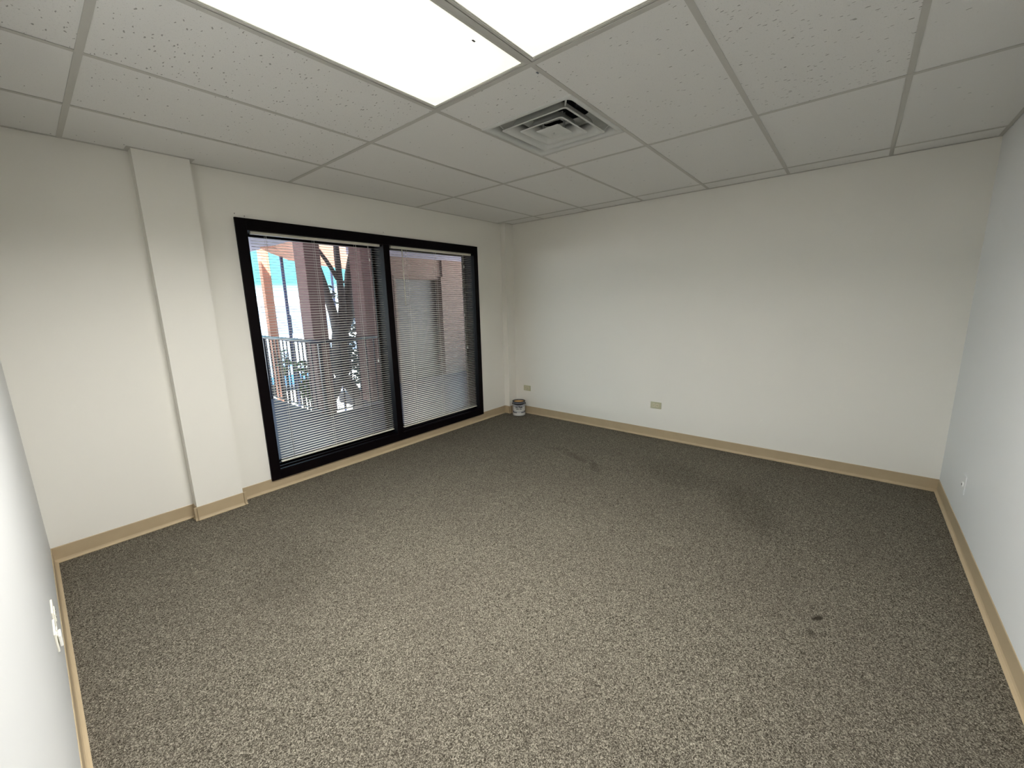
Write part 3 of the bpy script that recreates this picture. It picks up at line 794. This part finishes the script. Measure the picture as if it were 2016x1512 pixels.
cl((-0.50, 3.2, 0.55), (0.15, 0.15, 0.45), 260, 0.10)
cl((-0.85, 3.0, 1.60), (0.12, 0.12, 0.25), 50, 0.08)
cl((-0.9, 3.2, 3.9), (1.0, 1.0, 0.7), 900, 0.14)
mb.build('foliage', M['leaf_grey'], tree, recalc=False)

# leafy shrubs at the railing -------------------------------------------------------------
def shrub(x, y, zg, zlo, zhi, rx, cnt, label):
    o = empty('leafy_shrub', (x, y, zg)); tag(o, label, 'shrub', 'broad-leafed shrubs by the railing')
    mb = MB()
    for k in range(6):
        a = random.uniform(0, 6.28); tx, ty = math.cos(a) * rx * 0.7, math.sin(a) * 0.15
        zt = random.uniform((zlo + zhi) / 2, zhi) - zg
        mb.tube([(0, 0, 0), (tx * 0.3, ty * 0.3, (zlo - zg) * 0.7), (tx * 0.6, ty * 0.6, (zlo - zg)), (tx, ty, zt)], [0.02, 0.014, 0.01, 0.005], 6)
    mb.build('stems', M['bark'], o)
    mb = MB(); leaves(mb, (0, 0, (zlo + zhi) / 2 - zg), (rx, 0.16, (zhi - zlo) / 2), cnt, 0.16, 0.6)
    mb.build('leaves', M['leaf'], o, recalc=False)
shrub(-1.33, 3.08, GROUND, -0.05, 0.44, 0.19, 150, 'broad-leafed green shrub poking through the railing beside the brown pillar')
shrub(-1.46, 3.80, GROUND, 0.35, 0.78, 0.11, 26, 'small sprig of green leaves on a tall stem, highest at the railing')
shrub(-1.32, 3.42, GROUND, 0.35, 0.62, 0.10, 20, 'sprig of green leaves in front of the balusters, between the other two shrubs')
shrub(-0.85, 3.75, GROUND, -0.1, 0.62, 0.30, 40, 'thin green shrub showing between the tree stems')

# street -------------------------------------------------------------
M['ground'] = mat('sunlit_pavement', (0.52, 0.50, 0.47), 0.9)
n = N(M['ground']); n.col(n.mix(n.noise(0.6, 4), (0.46, 0.44, 0.42), (0.60, 0.58, 0.55)))
mb = MB(); mb.box(-60, 80, WT - 6, 90, GROUND - 0.2, GROUND)
tag(mb.build('ground', M['ground']), 'pale sunlit pavement below the balcony', 'ground', kind='structure')
M['bld_blue'] = mat('pale_blue_wall', (0.50, 0.60, 0.74), 0.8)
M['bld_white'] = mat('white_wall', (0.75, 0.73, 0.70), 0.8)
M['bld_win'] = mat('dark_window_glass', (0.22, 0.32, 0.50), 0.3)
M['tile_roof'] = mat('terracotta_roof', (0.62, 0.55, 0.52), 0.8)
def building(x0, x1, y0, y1, z1, wallm, label, nw, nf):
    o = empty('building', ((x0 + x1) / 2, (y0 + y1) / 2, GROUND)); tag(o, label, 'building', 'buildings across the street')
    a, b, hh = (x1 - x0) / 2, (y1 - y0) / 2, z1 - GROUND
    mb = MB(); mb.box(-a, a, -b, b, 0, hh); mb.build('walls', wallm, o)
    mb = MB(); mb.box(-a - 0.3, a + 0.3, -b - 0.3, b + 0.3, hh, hh + 0.25); mb.build('roof', M['tile_roof'], o)
    for f_ in range(nf):
        for k_ in range(nw):
            cx = -a + (k_ + 0.5) * 2 * a / nw; cz = (f_ + 0.5) * hh / nf
            mb = MB(); mb.box(cx - 0.55, cx + 0.55, -b - 0.06, -b - 0.01, cz - 0.6, cz + 0.6); mb.build('window', M['bld_win'], o)
    mb = MB(); mb.box(-0.5, 0.5, -b - 0.08, -b - 0.01, 0, 2.1); mb.build('door', M['bld_blue'], o)
building(6.2, 9.2, 25, 31, 1.6, M['bld_blue'], 'pale blue building across the street, left of the brown pillar', 3, 2)
building(11.0, 24.0, 34, 42, 1.2, M['bld_white'], 'long white building across the street behind the tree', 6, 2)
building(-6.0, 4.5, 40, 48, 0.6, M['bld_white'], 'low white building across the street at the far left of the view', 5, 1)
# parked car
M['car_blue'] = mat('car_paint_blue', (0.04, 0.16, 0.42), 0.25, metal=0.2)
M['tyre'] = mat('tyre_rubber', (0.02, 0.02, 0.02), 0.8)
car = empty('car', (5.3, 21.5, GROUND), 0.2); tag(car, 'blue car parked on the pavement below the balcony', 'car')
mb = MB()
sidep = [(-2.1, 0.35), (2.1, 0.35), (2.15, 0.75), (1.3, 0.95), (-1.7, 0.98), (-2.1, 0.85)]
A = [mb.bm.verts.new((x, -0.85, z)) for x, z in sidep]; B = [mb.bm.verts.new((x, 0.85, z)) for x, z in sidep]
for k in range(6): mb.bm.faces.new((A[k], A[(k + 1) % 6], B[(k + 1) % 6], B[k]))
mb.bm.faces.new(A[::-1]); mb.bm.faces.new(B)
bmesh.ops.bevel(mb.bm, geom=mb.bm.edges[:], offset=0.08, segments=3, affect='EDGES')
mb.build('body', M['car_blue'], car)
mb = MB()
cab = [(-1.55, 0.95), (1.0, 0.93), (0.35, 1.42), (-1.05, 1.45)]
A = [mb.bm.verts.new((x, -0.78 + 0.12 * (z > 1.2), z)) for x, z in cab]; B = [mb.bm.verts.new((x, 0.78 - 0.12 * (z > 1.2), z)) for x, z in cab]
for k in range(4): mb.bm.faces.new((A[k], A[(k + 1) % 4], B[(k + 1) % 4], B[k]))
mb.bm.faces.new(A[::-1]); mb.bm.faces.new(B)
mb.build('windows', M['bld_win'], car)
mb = MB(); mb.box(-1.0, 0.32, -0.64, 0.64, 1.43, 1.48, bev=0.015); mb.build('roof', M['car_blue'], car)
for sx in (-1.3, 1.3):
    for sy in (-0.86, 0.70):
        mb = MB(); mb.tube([(sx, sy, 0.32), (sx, sy + 0.16, 0.32)], 0.32, 20); mb.build('wheel', M['tyre'], car)
line = empty('utility_line', (0, 20, GROUND)); tag(line, 'dark utility cable strung across the sky outside the left pane', 'cable')
def cz(x): return 2.05 + 0.010 * (x - 5) ** 2 - GROUND
mb = MB(); mb.tube([(x, 0.05 * (x - 3), cz(x)) for x in range(-12, 24, 2)], 0.018, 6)
mb.build('cable', M['iron'], line)
for x in (-12, 22):
    mb = MB(); mb.tube([(x, 0.05 * (x - 3) + 0.13, 0), (x, 0.05 * (x - 3) + 0.13, cz(x) + 0.6)], [0.15, 0.11], 12); pl = mb.build('pole', M['bark'], line)
    mb = MB(); mb.box(x - 0.06, x + 0.06, 0.05 * (x - 3) - 0.7, 0.05 * (x - 3) + 0.9, cz(x) + 0.1, cz(x) + 0.22); mb.build('crossarm', M['bark'], pl)

# ------------------------------------------------------------------ LIGHT
w = bpy.data.worlds.new('sky'); S.world = w; w.use_nodes = True
nt = w.node_tree; nt.nodes.clear()
out = nt.nodes.new('ShaderNodeOutputWorld'); bg = nt.nodes.new('ShaderNodeBackground')
tc = nt.nodes.new('ShaderNodeTexCoord'); sx = nt.nodes.new('ShaderNodeSeparateXYZ'); rp_ = nt.nodes.new('ShaderNodeValToRGB')
nt.links.new(tc.outputs['Generated'], sx.inputs[0]); nt.links.new(sx.outputs[2], rp_.inputs[0])
e_ = rp_.color_ramp.elements; e_[0].position = 0.0; e_[0].color = (0.95, 0.95, 0.93, 1); e_[1].position = 0.9; e_[1].color = (0.16, 0.22, 0.32, 1)
a_ = e_.new(0.022); a_.color = (0.30, 0.40, 0.42, 1); a_ = e_.new(0.05); a_.color = (0.040, 0.150, 0.170, 1); a_ = e_.new(0.22); a_.color = (0.06, 0.20, 0.26, 1); a_ = e_.new(0.35); a_.color = (0.24, 0.30, 0.35, 1)
nt.links.new(rp_.outputs[0], bg.inputs[0]); bg.inputs[1].default_value = 8.0
nt.links.new(bg.outputs[0], out.inputs[0])
sl = bpy.data.lights.new('sun', 'SUN'); sl.energy = 16.0; sl.angle = math.radians(0.6); sl.color = (1.0, 0.95, 0.86)
so = bpy.data.objects.new('sun', sl); C.objects.link(so)
so.rotation_euler = Vector((0.45, 0.55, -0.85)).to_track_quat('-Z', 'Y').to_euler()
so.location = (-8, -8, 12)

# ------------------------------------------------------------------ CAMERA
cam = bpy.data.cameras.new('camera'); co = bpy.data.objects.new('camera', cam); C.objects.link(co)
right = Vector((0.63766553, -0.7699406, -0.02396129)); up = Vector((0.16004993, 0.10199817, 0.98182503)); fwd = Vector((0.75350295, 0.62991098, -0.18826966))
mw = Matrix((( right.x, up.x, -fwd.x, -4.1816), (right.y, up.y, -fwd.y, -3.5374), (right.z, up.z, -fwd.z, 1.4684), (0, 0, 0, 1)))
co.matrix_world = mw
cam.sensor_fit = 'HORIZONTAL'; cam.sensor_width = 36.0; cam.lens = 800.2265 / 2016 * 36.0
cam.shift_x = -4.026 / 2016; cam.shift_y = -7.2928 / 2016
cam.clip_start = 0.01; cam.clip_end = 300
S.camera = co

S.view_settings.view_transform = 'Standard'; S.view_settings.look = 'None'
S.view_settings.exposure = 0.58; S.view_settings.gamma = 1.0; S.view_settings.use_curve_mapping = False
S.cycles.max_bounces = 12; S.cycles.diffuse_bounces = 8; S.cycles.transparent_max_bounces = 16
S.cycles.sample_clamp_indirect = 6.0; S.cycles.caustics_reflective = False; S.cycles.caustics_refractive = False
S.cycles.use_denoising = True
